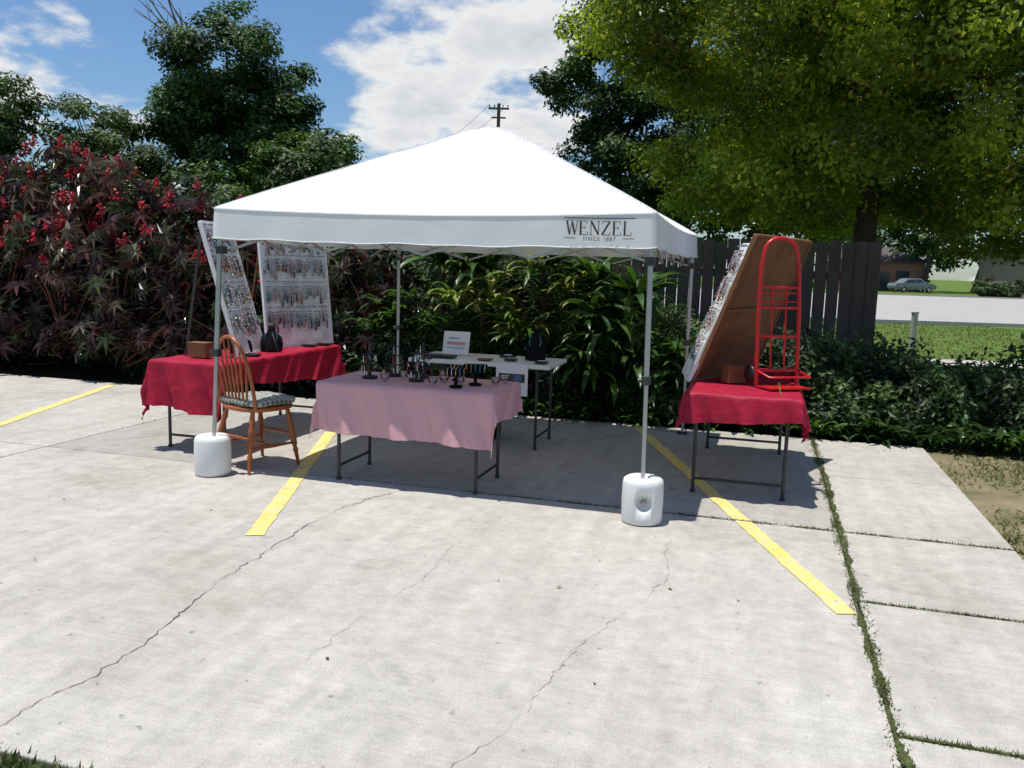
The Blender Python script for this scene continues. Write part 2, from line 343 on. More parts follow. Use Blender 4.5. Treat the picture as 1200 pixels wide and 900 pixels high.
for (a,bb) in [(TA0,TB0),(TA1,TB0),(TA0,TB1),(TA1,TB1)]:
    lean=.085 if (a==TA0 and bb==TB0) else (-.03 if bb==TB0 else 0); lb=.02 if bb==TB0 else 0
    foot=P(a-lean,bb-lb,.02); topl=P(a,bb,1.81)
    FOOT[(a,bb)]=foot
    b.tube([foot,foot.lerp(topl,.56)],.0165,4); b.tube([foot.lerp(topl,.47),topl],.0205,4)
    b.box(P(a,bb,1.765),(.055,.055,.06),1,rz=LOT); b.box(P(a,bb,1.55),(.055,.055,.05),1,rz=LOT)
    q=foot.lerp(topl,.465); b.box(q,(.052,.052,.05),1,rz=LOT); b.tube([q-P(.05,0),q-P(.02,0)],.012,8,1)
    b.box(P(a-lean,bb-lb,.012),(.09,.09,.006),1,rz=LOT)
b.obj('legs',[M_alu,M_dk],tent,bevel=.002)
b=MB()
def truss(p0,p1,nx=4):
    for i in range(nx):
        q0=p0.lerp(p1,i/nx);q1=p0.lerp(p1,(i+1)/nx)
        lo,hi=1.55,1.755
        b.tube([Vector((q0.x,q0.y,lo)),Vector((q1.x,q1.y,hi))],.010,4); b.tube([Vector((q0.x+.018,q0.y+.018,hi)),Vector((q1.x+.018,q1.y+.018,lo))],.010,4)
i_=.03
c=[P(TA0+i_,TB0+i_),P(TA1-i_,TB0+i_),P(TA1-i_,TB1-i_),P(TA0+i_,TB1-i_)]
for k in range(4): truss(c[k],c[(k+1)%4])
top=P(ac,bc,2.50)
for q in c: b.tube([Vector((q.x,q.y,1.77)),q.lerp(P(ac,bc),.5)+Vector((0,0,2.08)),top],.009,4)
b.tube([P(ac,bc,2.08),top],.014,6)
b.obj('truss',M_alu,tent)
strokes={'W':[(0,1,.27,0,.13),(.27,0,.5,.95,.06),(.5,.95,.75,0,.13),(.75,0,1,1,.06),(-.1,1,.16,1,.05),(.88,1,1.12,1,.05),(.38,1,.6,1,.05)],
'E':[(.12,0,.12,1,.14),(0,1,.7,1,.05),(0,0,.75,0,.05),(.12,.52,.52,.52,.05),(.7,1,.7,.8,.05),(.75,0,.75,.22,.05),(.52,.42,.52,.62,.05)],
'N':[(.1,0,.1,1,.06),(.1,1,.8,0,.14),(.8,0,.8,1,.06),(-.05,1,.16,1,.05),(-.03,0,.23,0,.05),(.67,1,.93,1,.05)],
'Z':[(.02,1,.7,1,.06),(.7,1,0,0,.14),(0,0,.74,0,.06),(.03,1,.03,.78,.05),(.74,0,.74,.24,.05)],
'L':[(.12,0,.12,1,.14),(0,1,.26,1,.05),(0,0,.7,0,.05),(.7,0,.7,.26,.05)]}
b=MB(); HH=.078; zz=1.695; kk=0
bf=bc-hb*1.008-.007
def stroke(x0,z0,x1,z1,w):
    global kk
    d=Vector((x1-x0,z1-z0)); 
    if d.length<1e-6: return
    d.normalize(); q=Vector((-d.y,d.x))*w/2; kk+=1; bo=bf-.00015*(kk%9)
    pts=[(x0+q.x,z0+q.y),(x0-q.x,z0-q.y),(x1-q.x,z1-q.y),(x1+q.x,z1+q.y)]
    b.add([P(u,bo,w_) for u,w_ in pts],[(0,1,2,3)])
adv={'W':1.12,'E':.92,'N':1.06,'Z':.9,'L':.8}
x=-1.145
for ch in 'WENZEL':
    S=HH*.82
    for (x0,z0,x1,z1,w) in strokes[ch]: stroke(x+x0*S,zz+z0*HH,x+x1*S,zz+z1*HH,w*HH*.95)
    x+=adv[ch]*S+.004
stroke(-1.16,zz+HH+.018,-.745,zz+HH+.018,.005)
stroke(-1.16,zz-.020,-1.09,zz-.020,.004); stroke(-.815,zz-.020,-.745,zz-.020,.004)
b.obj('lettering',M_txt,tent)
cu=bpy.data.curves.new('small_lettering','FONT'); cu.body='SINCE 1887'; cu.size=.032; cu.align_x='CENTER'; cu.space_character=1.25
to=bpy.data.objects.new('small_lettering',cu); COL.objects.link(to); to.location=P(-.95,bf-.001,zz-.034); to.rotation_euler=(math.pi/2,0,LOT); cu.materials.append(M_txt); setp(to,tent)

def weight(c,hole):
    b=MB(); R=.122;H=.275
    prof=[(0.03,0),(R-.02,0),(R-.004,.006),(R,.02),(R+.002,H*.5),(R,H-.035),(R-.006,H-.012),(R-.025,H),(.045,H),(.035,H-.02),(.03,H-.02)]
    b.lathe([(0.0,0.0)]+prof+[(0,H-.02)],(c.x,c.y,.001),40)
    o=b.obj('canopy_leg_weight',M_wplas)
    if hole:
        import bmesh
        me=bpy.data.meshes.new('c'); bm=bmesh.new(); bmesh.ops.create_uvsphere(bm,u_segments=24,v_segments=16,radius=.05); bm.to_mesh(me); bm.free()
        cut=bpy.data.objects.new('cut',me); COL.objects.link(cut); d=Vector((-c.x*0.1,-1,0)).normalized(); cut.location=Vector((c.x,c.y,.14))+d*R*1.02; me.materials.append(M_wplas)
        md=o.modifiers.new('b','BOOLEAN'); md.operation='DIFFERENCE'; md.object=cut; md.solver='EXACT'
        dg=bpy.context.evaluated_depsgraph_get(); nm=bpy.data.meshes.new_from_object(o.evaluated_get(dg)); o.modifiers.clear(); o.data=nm; bpy.data.objects.remove(cut)
        b=MB(); Q=Matrix.Translation(Vector((c.x,c.y,.14))+d*(R-.045))@Matrix.Rotation(math.pi/2,4,'X')
        b.lathe([(.0,.03),(.014,.03),(.016,.02),(.016,-.005)],(0,0,0),14,0,Q); q=b.obj('cap',M_alu); q.parent=o
weight(FOOT[(TA0,TB0)],False); weight(FOOT[(TA1,TB0)],True)

# ---------------------------------------------------------------- tables
def cloth(name,a0,a1,b0,b1,z,da0,da1,db0,db1,m,parent,fold=.05,seed=0,flare=.10,rot=0,sheet_off=(0,0)):
    n=.018; U=np.arange(a0-da0,a1+da1+.001,n); V=np.arange(b0-db0,b1+db1+.001,n); vs=[]
    ca,cb=(a0+a1)/2,(b0+b1)/2; cr,sr=math.cos(rot),math.sin(rot)
    for u_ in U:
        for v_ in V:
            u=ca+(u_-ca)*cr-(v_-cb)*sr; v=cb+(u_-ca)*sr+(v_-cb)*cr
            u+=.006*math.sin(v_*7+seed)+sheet_off[0]; v+=.006*math.sin(u_*6+seed)+sheet_off[1]
            du=(a0-u) if u<a0 else (u-a1 if u>a1 else 0); dv=(b0-v) if v<b0 else (v-b1 if v>b1 else 0)
            su=-1 if u<a0 else 1; sv=-1 if v<b0 else 1
            cu_=min(max(u,a0),a1); cv=min(max(v,b0),b1); d=math.hypot(du,dv)
            if d==0:
                vs.append(P(u,v,z+.002*math.sin(u*9+seed)*math.sin(v*8))); continue
            ox=du/d*su; oy=dv/d*sv
            along=u*9.0+v*9.0*(1 if du>0 and dv==0 else .3)+seed
            an=math.atan2(dv,du)
            f=fold*d*(math.sin(along*1.7)+.6*math.sin(along*3.9+1.3)+.3*math.sin(along*8.3)+.5*math.sin(an*8)*(1 if du>0 and dv>0 else 0))
            out=.012*min(1,d/.02)+flare*d+f*.9
            if out<.008: out=.008
            tang=.3*fold*d*math.sin(along*2.3+2)
            zz_=z-d*.98+.004
            if d<.02: zz_=z-d*.5
            vs.append(P(cu_+ox*out-oy*tang,cv+oy*out+ox*tang,max(zz_,.02)))
    nv=len(V); b=MB(); b.add(vs,[(i*nv+j,(i+1)*nv+j,(i+1)*nv+j+1,i*nv+j+1) for i in range(len(U)-1) for j in range(nv-1)],0,None,True)
    return b.obj(name,m,parent)
def folding_table(name,a0,a1,b0,b1,z,topm,legm,long='a'):
    e=empty(name,P((a0+a1)/2,(b0+b1)/2,0)); b=MB()
    b.box(((a0+a1)/2,(b0+b1)/2,z-.02),(a1-a0,b1-b0,.034),0,LM)
    b.obj('top',topm,e,bevel=.008)
    b=MB(); i=.12
    if long=='a': pairs=[((a0+i,b0+.07),(a0+i,b1-.07),(1,0)),((a1-i,b0+.07),(a1-i,b1-.07),(-1,0))]
    else: pairs=[((a0+.07,b0+i),(a1-.07,b0+i),(0,1)),((a0+.07,b1-i),(a1-.07,b1-i),(0,-1))]
    for (p,q,d) in pairs:
        b.tube([P(*p,.005),P(*p,z-.04)],.0125,8); b.tube([P(*q,.005),P(*q,z-.04)],.0125,8)
        b.tube([P(*p,.10),P(*q,.10)],.010,8); b.tube([P(*p,z-.10),P(*q,z-.10)],.010,8)
        mid=((p[0]+q[0])/2,(p[1]+q[1])/2)
        b.tube([P(*mid,z-.10-.0),P(mid[0]+d[0]*.3,mid[1]+d[1]*.3,z-.045)],.008,6)
        for w in(p,q): b.tube([P(*w,.0),P(*w,.02)],.017,8)
    b.obj('legs',legm,e)
    return e
e=folding_table('pink_cloth_table',-2.87,-1.63,5.14,5.76,.685,M_white,M_dk); cloth('pink_tablecloth',-2.87,-1.63,5.14,5.76,.692,.22,.22,.36,.12,M_pink,e,.07,1.0,.08,-.03)
e=folding_table('white_folding_table',-2.85,-1.62,6.62,7.25,.715,M_wplas,M_dk)
e=folding_table('red_cloth_table',-4.52,-3.88,5.50,7.35,.70,M_white,M_dk,'b'); cloth('red_tablecloth',-4.52,-3.88,5.50,7.35,.706,.25,.26,.38,.10,M_red,e,.10,2.0,.12,-.085)
e=folding_table('red_cloth_table',-.46,.27,5.72,7.50,.70,M_white,M_dk,'b'); cloth('red_tablecloth',-.46,.27,5.72,7.50,.706,.22,.19,.18,.12,M_red,e,.11,5.0,.20,.08)

# ---------------------------------------------------------------- boards
beadcols=[(.55,.55,.58),(.03,.25,.30),(.35,.03,.03),(.02,.02,.025),(.40,.20,.05),(.12,.06,.20),(.05,.22,.10),(.5,.42,.35)]
M_beads=[mat('bead_%d'%i,c,.25,0,.1) for i,c in enumerate(beadcols)]
octv=[(1,0,0),(-1,0,0),(0,1,0),(0,-1,0),(0,0,1),(0,0,-1)]; octf=[(0,2,4),(2,1,4),(1,3,4),(3,0,4),(2,0,5),(1,2,5),(3,1,5),(0,3,5)]
def board(name,A,e,w,L,lean,side,front,back,rows,frame,bead=1.0):
    ex=Vector((e[0],e[1],0)).normalized(); up=Vector((lean[0],lean[1],1)).normalized(); nn=ex.cross(up).normalized()*side
    M=Matrix(((ex.x,nn.x,up.x,A.x),(ex.y,nn.y,up.y,A.y),(ex.z,nn.z,up.z,A.z),(0,0,0,1)))
    E=empty(name,A)
    def att(o,mw=True):
        if mw: o.matrix_world=M
        o.parent=E; o.matrix_parent_inverse=Matrix.Translation(-E.location)
    b=MB(); b.box((w/2,.0,L/2),(w-.02,.006,L-.02),0); att(b.obj('panel_back',back))
    b=MB(); b.box((w/2,.0055,L/2),(w-.022,.004,L-.022),0); att(b.obj('panel_front',front))
    b=MB(); t=.020
    for x in (0,w): b.box((x,0,L/2),(t,.030,L),0)
    for z in (0,L): b.box((w/2,0,z),(w-t-.001,.028,t),0)
    b.box((w/2,-.014,L*.5),(w-t-.001,.018,t),0)
    att(b.obj('frame',frame,bevel=.002))
    pos=[];mi=[]
    for z0,Ls in rows:
        x=.03
        while x<w-.025:
            Ln=Ls*random.uniform(.6,1.1); c=random.choices(range(8),[4,1.8,1.4,1.5,1.4,1.2,1.3,3])[0]; wd=random.uniform(.004,.013); k=int(Ln*2/.011)
            for j in range(k+1):
                tt=j/k; pos.append(M@Vector((x+wd*math.cos(math.pi*tt),.020+.006*random.random(),z0*L-Ln*math.sin(math.pi*tt)**.6))); mi.append(c if random.random()<.75 else random.randrange(8))
            x+=random.uniform(.018,.034)
    att(inst('necklaces',octv,octf,[tuple(p) for p in pos],rng.normal(size=(len(pos),3)),rng.uniform(.0045,.0085,len(pos))*bead,M_beads,mi=mi),False)
    return E,M
RW=[(.985,.19),(.79,.21),(.56,.2),(.34,.21)]
E,M=board('jewelry_display_board',Vector((-2.20,7.62,.712)),(.46,.56),.72,1.05,(-.10,.075),1,M_whitepeg,M_brown,RW,M_white)
b=MB(); t0=M@Vector((.04,-.02,.98)); t1=M@Vector((.66,-.02,.98))
for q in(t0,t1): b.tube([q,Vector((q.x-.20,q.y+.16,.712))],.012,4)
b.obj('strut',M_frame,E)
E,M=board('jewelry_display_board',Vector((-2.20,6.80,.712)),(.02,.6),.64,1.10,(-.28,-.0),1,M_whitepeg,M_brown,RW,M_white)
b=MB()
for u in(.02,.6):
    q=M@Vector((u,-.02,1.0)); b.tube([q,Vector((q.x-.14,q.y,.712))],.014,4,0)
b.obj('strut',M_dk,E)
A=Vector((1.32,6.17,.712))
E,M=board('jewelry_display_board',A,(.6,.8),1.15,1.12,(.304,-.228),-1,M_whitepeg,M_brown,RW[:1],M_frame)
E,M=board('jewelry_display_board',Vector((1.285,6.16,.712)),(.12,.99),.50,1.06,(.36,-.10),-1,M_whitepeg,M_brown,RW,M_white)

# ---------------------------------------------------------------- hand truck
ht=empty('hand_truck',(1.86,6.0,.71)); b=MB()
L0=Vector((1.71,5.93,.73)); R0=Vector((2.02,6.02,.73))
def hp(u,z):
    q=L0.lerp(R0,u); return q+Vector((-.045*z,-.03*z,z))
arc=[hp(0,.0),hp(0.0,.5),hp(.04,.80),hp(.08,.88)]+[hp(.5-.40*math.cos(t),.91+.105*math.sin(t)) for t in np.linspace(.15,math.pi-.15,11)]+[hp(.92,.88),hp(.96,.80),hp(1,.5),hp(1,0)]
b.tube(arc,.0145,10)
for z in(.10,.34,.54,.68): 
    b.tube([hp(0,z),hp(.5,z)+Vector((.01,-.02,0)),hp(1,z)],.011,8)
for z in(.58,.64): b.tube([hp(0.02,z),hp(.98,z)],.006,6)
b.tube([hp(.33,.1),hp(.33,.68)],.007,6); b.tube([hp(.67,.1),hp(.67,.68)],.007,6)
b.tube([hp(0,.62)+Vector((.02,.06,0)),hp(.1,.3)+Vector((0,.10,0)),hp(.0,.02)+Vector((0,.12,0))],.010,8)
b.tube([hp(1,.62)+Vector((.02,.06,0)),hp(.95,.3)+Vector((.04,.10,0)),hp(1.05,.02)+Vector((.03,.12,0))],.010,8)
c=hp(.5,0); b.box((c.x+.02,c.y-.10,.722),(.33,.20,.008),0,rz=.28)
b.tube([hp(0,.10),hp(0,.10)+Vector((.04,-.17,-.03)),hp(1,.10)+Vector((.04,-.17,-.03)),hp(1,.10)],.008,8)
b.obj('frame',M_redp,ht)
b=MB()
for u in (-.06,1.06):
    q=hp(u,.065)+Vector((0,.09,0)); ax=(R0-L0).normalized(); Q=Matrix.Translation(q)@ax.to_track_quat('Z','Y').to_matrix().to_4x4()
    b.lathe([(0.0,-.018),(.03,-.018),(.055,-.016),(.062,-.01),(.062,.01),(.055,.016),(.03,.018),(0,.018)],(0,0,0),20,0,Q)
b.obj('wheels',M_blk,ht)
b=MB(); b.box((1.60,6.12,.775),(.14,.10,.12),0,rz=.3); b.box((1.60,6.12,.837),(.146,.106,.006),0,rz=.3); b.obj('wooden_box',M_frame,bevel=.003)
b=MB(); b.box((1.80,5.60,.655),(.06,.003,.08),0,rz=.3); b.tube([(1.80,5.61,.69),(1.79,5.64,.72),(1.82,5.75,.735),(1.86,5.9,.75)],.003,6,0); b.obj('price_tag',mat('green_tag',(.05,.25,.04)))

# ---------------------------------------------------------------- windsor chair
M_cush,nt,bb,oo=newmat('plaid_cushion'); N=nt.nodes; Lk=nt.links
tc=N.new('ShaderNodeTexCoord'); w1=N.new('ShaderNodeTexWave'); w1.inputs['Scale'].default_value=8; w2=N.new('ShaderNodeTexWave'); w2.bands_direction='Y'; w2.inputs['Scale'].default_value=8
Lk.new(tc.outputs['Object'],w1.inputs['Vector']); Lk.new(tc.outputs['Object'],w2.inputs['Vector']); ad=N.new('ShaderNodeMath'); Lk.new(w1.outputs['Fac'],ad.inputs[0]); Lk.new(w2.outputs['Fac'],ad.inputs[1])
hv=N.new('ShaderNodeMath'); hv.operation='MULTIPLY'; hv.inputs[1].default_value=.5; Lk.new(ad.outputs[0],hv.inputs[0])
r=ramp(N,[(.2,(.10,.12,.11)),(.5,(.25,.27,.24)),(.8,(.48,.47,.41))]); Lk.new(hv.outputs[0],r.inputs[0]); Lk.new(r.outputs[0],bb.inputs['Base Color']); bb.inputs['Roughness'].default_value=.9
ch=empty('windsor_chair',(-1.85,6.13,0)); fx,fy=.6,.8
CM=Matrix(((fy,fx,0,-1.85),(-fx,fy,0,6.13),(0,0,1,0),(0,0,0,1)))
b=MB()
vs=[];n=40
for zz_,sc in((.425,.90),(.435,1.0),(.452,1.0),(.460,.95),(.452,.55)):
    for j in range(n):
        t=2*math.pi*j/n; c,s=math.cos(t),math.sin(t); rx=.235*sc; ry=.215*sc
        q=(abs(c)**3+abs(s)**3)**(-1/3); tap=1-.10*(-s if s<0 else 0)
        vs.append((c*rx*q*tap,s*ry*q,zz_))
fs=[(i*n+j,i*n+(j+1)%n,(i+1)*n+(j+1)%n,(i+1)*n+j) for i in range(4) for j in range(n)]
fs.append(tuple(range(n))[::-1]); fs.append(tuple(range(4*n,5*n)))
b.add(vs,fs,0,CM,True)
legs=[((-.15,-.15),(-.215,-.235)),((.15,-.15),(.215,-.235)),((-.16,.14),(-.215,.20)),((.16,.14),(.215,.20))]
def turned(p,q,M,sc=1):
    p=Vector(p);q=Vector(q); fr=[0,.08,.16,.22,.30,.45,.62,.68,.73,.78,1]; rr=[.013,.015,.020,.014,.019,.022,.019,.012,.018,.013,.010]
    b.tube([p.lerp(q,f) for f in fr],[x*sc for x in rr],10,0,M)
for (p,q) in legs: turned((p[0],p[1],.43),(q[0],q[1],0),CM,1.12)
def lp(i,f): p,q=legs[i]; return Vector((p[0]+(q[0]-p[0])*f,p[1]+(q[1]-p[1])*f,.43*(1-f)))
for (i,j,f) in ((0,2,.6),(1,3,.6),(2,3,.45),(0,1,.45)):
    p,q=lp(i,f),lp(j,f); b.tube([p,p.lerp(q,.25),p.lerp(q,.5),p.lerp(q,.75),q],[.008,.011,.014,.011,.008],8,0,CM)
m0=lp(0,.6).lerp(lp(2,.6),.5);m1=lp(1,.6).lerp(lp(3,.6),.5); b.tube([m0,m1],.010,8,0,CM)
def bow(t):
    c,s=math.cos(t),math.sin(t); x=-.205*c; h=.50*abs(s)**.75; return Vector((x*(1+.10*math.sin(t)*abs(c)),-.165-.15*h,.455+h))
b.tube([bow(t) for t in np.linspace(0,math.pi,29)],.0135,10,0,CM)
for k in range(7):
    x=-.135+.045*k; t=math.acos(max(-1,min(1,-x*1.22/.205))) ; top_=bow(t)
    base=Vector((x*.85,-.17,.455)); b.tube([base,base.lerp(top_,.4),top_],[.008,.0095,.0055],8,0,CM)
b.obj('frame',M_wood,ch)
b=MB(); vs=[];n=36
for zz_,sc in((.463,.80),(.470,.97),(.488,1.0),(.505,.95),(.515,.75),(.512,.35)):
    for j in range(n):
        t=2*math.pi*j/n; c,s=math.cos(t),math.sin(t); q=(abs(c)**4+abs(s)**4)**(-1/4); w=1+.015*math.sin(j*3.1)
        vs.append((c*.235*sc*q*w,.01+s*.215*sc*q*w,zz_+.004*math.sin(j*1.7)))
fs=[(i*n+j,i*n+(j+1)%n,(i+1)*n+(j+1)%n,(i+1)*n+j) for i in range(5) for j in range(n)]+[tuple(range(5*n,6*n)),tuple(range(n))[::-1]]
b.add(vs,fs,0,None,True); o=b.obj('cushion',M_cush); o.matrix_world=CM; o.parent=ch; o.matrix_parent_inverse=Matrix.Translation(-ch.location)

# ---------------------------------------------------------------- small things on the tables
M_glass,nt,bb,oo=newmat('glass'); bb.inputs['Transmission Weight'].default_value=1; bb.inputs['Roughness'].default_value=.02; bb.inputs['Base Color'].default_value=(.95,.97,.97,1)
M_silver=mat('silver',(.7,.7,.72),.25,1,.05); M_gold=mat('gold',(.7,.5,.2),.3,1,.05)
def bowl(p,r=.045):
    b=MB(); b.lathe([(0,.001),(r*.5,.001),(r*.75,.012),(r,.045),(r*1.02,.05),(r*.93,.045),(r*.68,.014),(0,.008)],p,20)
    for k in range(6): b.tube([Vector(p)+Vector((random.uniform(-.5,.5)*r,random.uniform(-.5,.5)*r,.012)),Vector(p)+Vector((random.uniform(-.5,.5)*r,random.uniform(-.5,.5)*r,.02))],.004,5,random.randrange(1,4))
    b.obj('glass_bowl',[M_glass,M_beads[1],M_silver,M_beads[2]])
def tbar(p,rz,h=.10,w=.16,r=.024,colors=5):
    e=empty('bracelet_stand',p); b=MB(); R=Matrix.Translation(p)@Matrix.Rotation(rz,4,'Z')
    b.lathe([(0,.001),(.045,.001),(.045,.010),(.012,.016),(.010,h-.01),(0,h)],(0,0,0),20,0,R); b.tube([(-w/2,0,h),(-w/2+.006,0,h),(w/2-.006,0,h),(w/2,0,h)],[r*.7,r,r,r*.7],14,0,R)
    b.obj('bar',M_blackv,e); b=MB()
    for k in range(colors):
        x=-w/2+.02+(w-.04)*k/(colors-1); b.tube([R@Vector((x+random.uniform(-.003,.003),(r+.004)*math.cos(t),h-.004+(r+.006)*math.sin(t))) for t in np.linspace(0,2*math.pi,16,endpoint=False)],.003,6,random.randrange(4),None,True)
    b.obj('bracelets',[M_silver,M_gold,M_beads[1],M_beads[4]],e)
def tree_stand(p,h=.26,tiers=3):
    e=empty('earring_tree',p); b=MB(); R=Matrix.Translation(p)
    b.lathe([(0,.001),(.055,.001),(.055,.012),(.010,.02),(.008,h),(.0,h+.012)],(0,0,0),20,0,R)
    for k in range(tiers):
        z=h*(.4+.6*k/(tiers-1))-.01; w=.075-.012*k
        for a in (0,math.pi/2): b.tube([R@Vector((-w*math.cos(a),-w*math.sin(a),z)),R@Vector((w*math.cos(a),w*math.sin(a),z))],.005,6)
    b.obj('stand',M_blk,e); b=MB()
    for k in range(34):
        t=random.randrange(tiers); z=h*(.4+.6*t/(tiers-1))-.016; w=.075-.012*t; x=random.uniform(-w,w); a=random.choice((0,math.pi/2)); L=random.uniform(.02,.06)
        q=R@Vector((x*math.cos(a),x*math.sin(a)-.006,z)); b.tube([q,q-Vector((0,0,L))],[.002,.006],5,random.randrange(4))
    b.obj('earrings',[M_silver,M_beads[3],M_beads[2],M_beads[3]],e)
def bust(p,rz,h=.24):
    e=empty('necklace_bust',p); R=Matrix.Translation(p)@Matrix.Rotation(rz,4,'Z'); b=MB(); vs=[];n=20
    prof=[(0,.085,.05),(.02,.09,.05),(.3,.095,.045),(.55,.085,.038),(.72,.045,.028),(.85,.030,.024),(1,.032,.026)]
    for f,rx,ry in prof:
        for j in range(n):
            t=2*math.pi*j/n; vs.append((rx*math.cos(t),ry*math.sin(t)+.03*f,.001+h*f))
    fs=[(i*n+j,i*n+(j+1)%n,(i+1)*n+(j+1)%n,(i+1)*n+j) for i in range(len(prof)-1) for j in range(n)]+[tuple(range(6*n,7*n)),tuple(range(n))[::-1]]
    b.add(vs,fs,0,R,True); b.obj('bust',M_blackv,e)
    b=MB(); b.tube([R@Vector((.05*math.cos(t),-.036+.018,h*.62-.07*math.sin(t))) for t in np.linspace(0,math.pi,12)],.004,6)
    b.tube([R@Vector((.05,-.018,h*.62)),R@Vector((.032,-.004,h*.82))],.003,6); b.tube([R@Vector((-.05,-.018,h*.62)),R@Vector((-.032,-.004,h*.82))],.003,6); b.obj('necklace',M_beads[1],e)
zt=.697
tree_stand(P(-2.62,5.42,zt),.25,3); tree_stand(P(-2.52,5.60,zt),.22,3); tree_stand(P(-2.27,5.42,zt),.20,3); tree_stand(P(-2.3,5.62,zt),.24,4)
tbar(P(-1.92,5.26,zt),LOT+.2,.10,.15); tbar(P(-1.84,5.42,zt),LOT+.3,.12,.16); tbar(P(-2.02,5.58,zt),LOT,.08,.14)
for (a,bb_) in((-2.1,5.3),(-2.08,5.46),(-2.45,5.3),(-1.72,5.5),(-2.4,5.5),(-1.70,5.64),(-2.16,5.66),(-1.95,5.42)): bowl(P(a,bb_,zt),random.uniform(.03,.042))
zw=.718
def card(name,c,w,h,rz,tilt,m,parent=None):
    b=MB(); R=Matrix.Translation(c)@Matrix.Rotation(rz,4,'Z')@Matrix.Rotation(-tilt,4,'X'); b.box((0,0,h/2),(w,.004,h),0,R); return b.obj(name,m,parent),R
e=empty('sign_holder',P(-2.55,6.95,zw)); o,R=card('sheet',P(-2.55,6.95,zw+.01),.24,.20,LOT,.25,M_white,e)
b=MB(); b.box((0,-.004,.095),(.17,.003,.025),0,R); b.box((-.02,-.004,.14),(.10,.003,.012),1,R); b.box((0,-.004,.055),(.16,.003,.008),1,R); b.obj('print',[mat('pink_print',(.6,.25,.3)),mat('blue_print',(.25,.3,.5))],e)
b=MB(); b.box((-2.62,6.74,zw+.012),(.30,.11,.022),0,LM); b.obj('black_tray',M_blk,bevel=.004)
bust(P(-1.83,6.95,zw),LOT,.26)
for (a,bb_,w) in((-2.2,6.72,.12),(-2.0,6.8,.10),(-1.72,6.74,.1),(-2.1,7.05,.14)):
    b=MB(); b.box((a,bb_,zw+.008),(w,.07,.014),0,LM); b.tube([P(a-.03,bb_,zw+.018),P(a+.03,bb_+.01,zw+.02)],.006,6,1); b.obj('jewelry_tray',[random.choice([M_blk,M_frame,M_white]),M_silver],bevel=.003)
e=empty('payment_sign',P(-1.95,6.60,.6)); b=MB(); b.box((-1.93,6.605,.585),(.27,.004,.26),0,LM); b.box((-1.93,6.6015,.60),(.22,.003,.07),1,LM); b.box((-1.99,6.5995,.60),(.06,.0015,.05),2,LM); b.box((-1.88,6.5995,.60),(.06,.0015,.05),3,LM)
for k in range(3): b.box((-1.93,6.6015,.53-.02*k),(.18-.03*k,.003,.006),1,LM)
b.obj('card',[M_white,M_dk,mat('sign_red',(.35,.05,.03)),mat('sign_blue',(.08,.12,.3))],e)
b=MB(); b.box((-2.35,7.0,.14),(.36,.26,.26),0,LM); b.tube([P(-2.45,7.0,.27),P(-2.43,7.0,.36),P(-2.27,7.0,.36),P(-2.25,7.0,.27)],.010,8); b.obj('black_tote_bag',M_blackv,bevel=.03)
zr=.712
bust(P(-4.05,6.45,zr),LOT+.5,.22); bust(P(-4.15,6.15,zr),LOT+.8,.18)
b=MB(); R=Matrix.Translation(P(-3.98,6.35,zr)); b.tube([R@Vector(p) for p in((-.05,0,.005),(.0,0,.17),(.05,.0,.005))],.007,6); b.tube([R@Vector(p) for p in((-.03,0,.09),(.03,0,.09))],.006,6); b.obj('display_easel',M_blk)
for (a,bb_) in((-3.98,6.05),(-4.0,7.0),(-3.95,7.2)):
    b=MB(); b.box((a,bb_,zr+.01),(.12,.08,.018),0,LM); b.tube([P(a-.03,bb_,zr+.024),P(a+.03,bb_,zr+.024)],.005,6,1); b.obj('jewelry_tray',[M_blk,M_silver],bevel=.003)
b=MB(); b.box((-4.25,5.75,zr+.06),(.16,.10,.11),0,LM); b.box((-4.25,5.75,zr+.119),(.17,.11,.006),0,LM); b.obj('wooden_box',M_frame,bevel=.004)

# ---------------------------------------------------------------- fence
b=MB(); a=-16.0
while a<1.12:
    w=.14; h=1.92+random.uniform(-.03,.03); b.box((a+w/2,10.45+random.uniform(-.006,.006),h/2-.05),(w-.010,.02,h),0,LM); a+=w
for z in(.35,1.5): b.box(((-16+1.12)/2,10.49,z),(17.1,.04,.09),0,LM)
for a in np.arange(-15.5,1.15,2.4): b.box((a,10.55,.95),(.09,.09,1.9),0,LM)
b.obj('wooden_fence',M_fence)

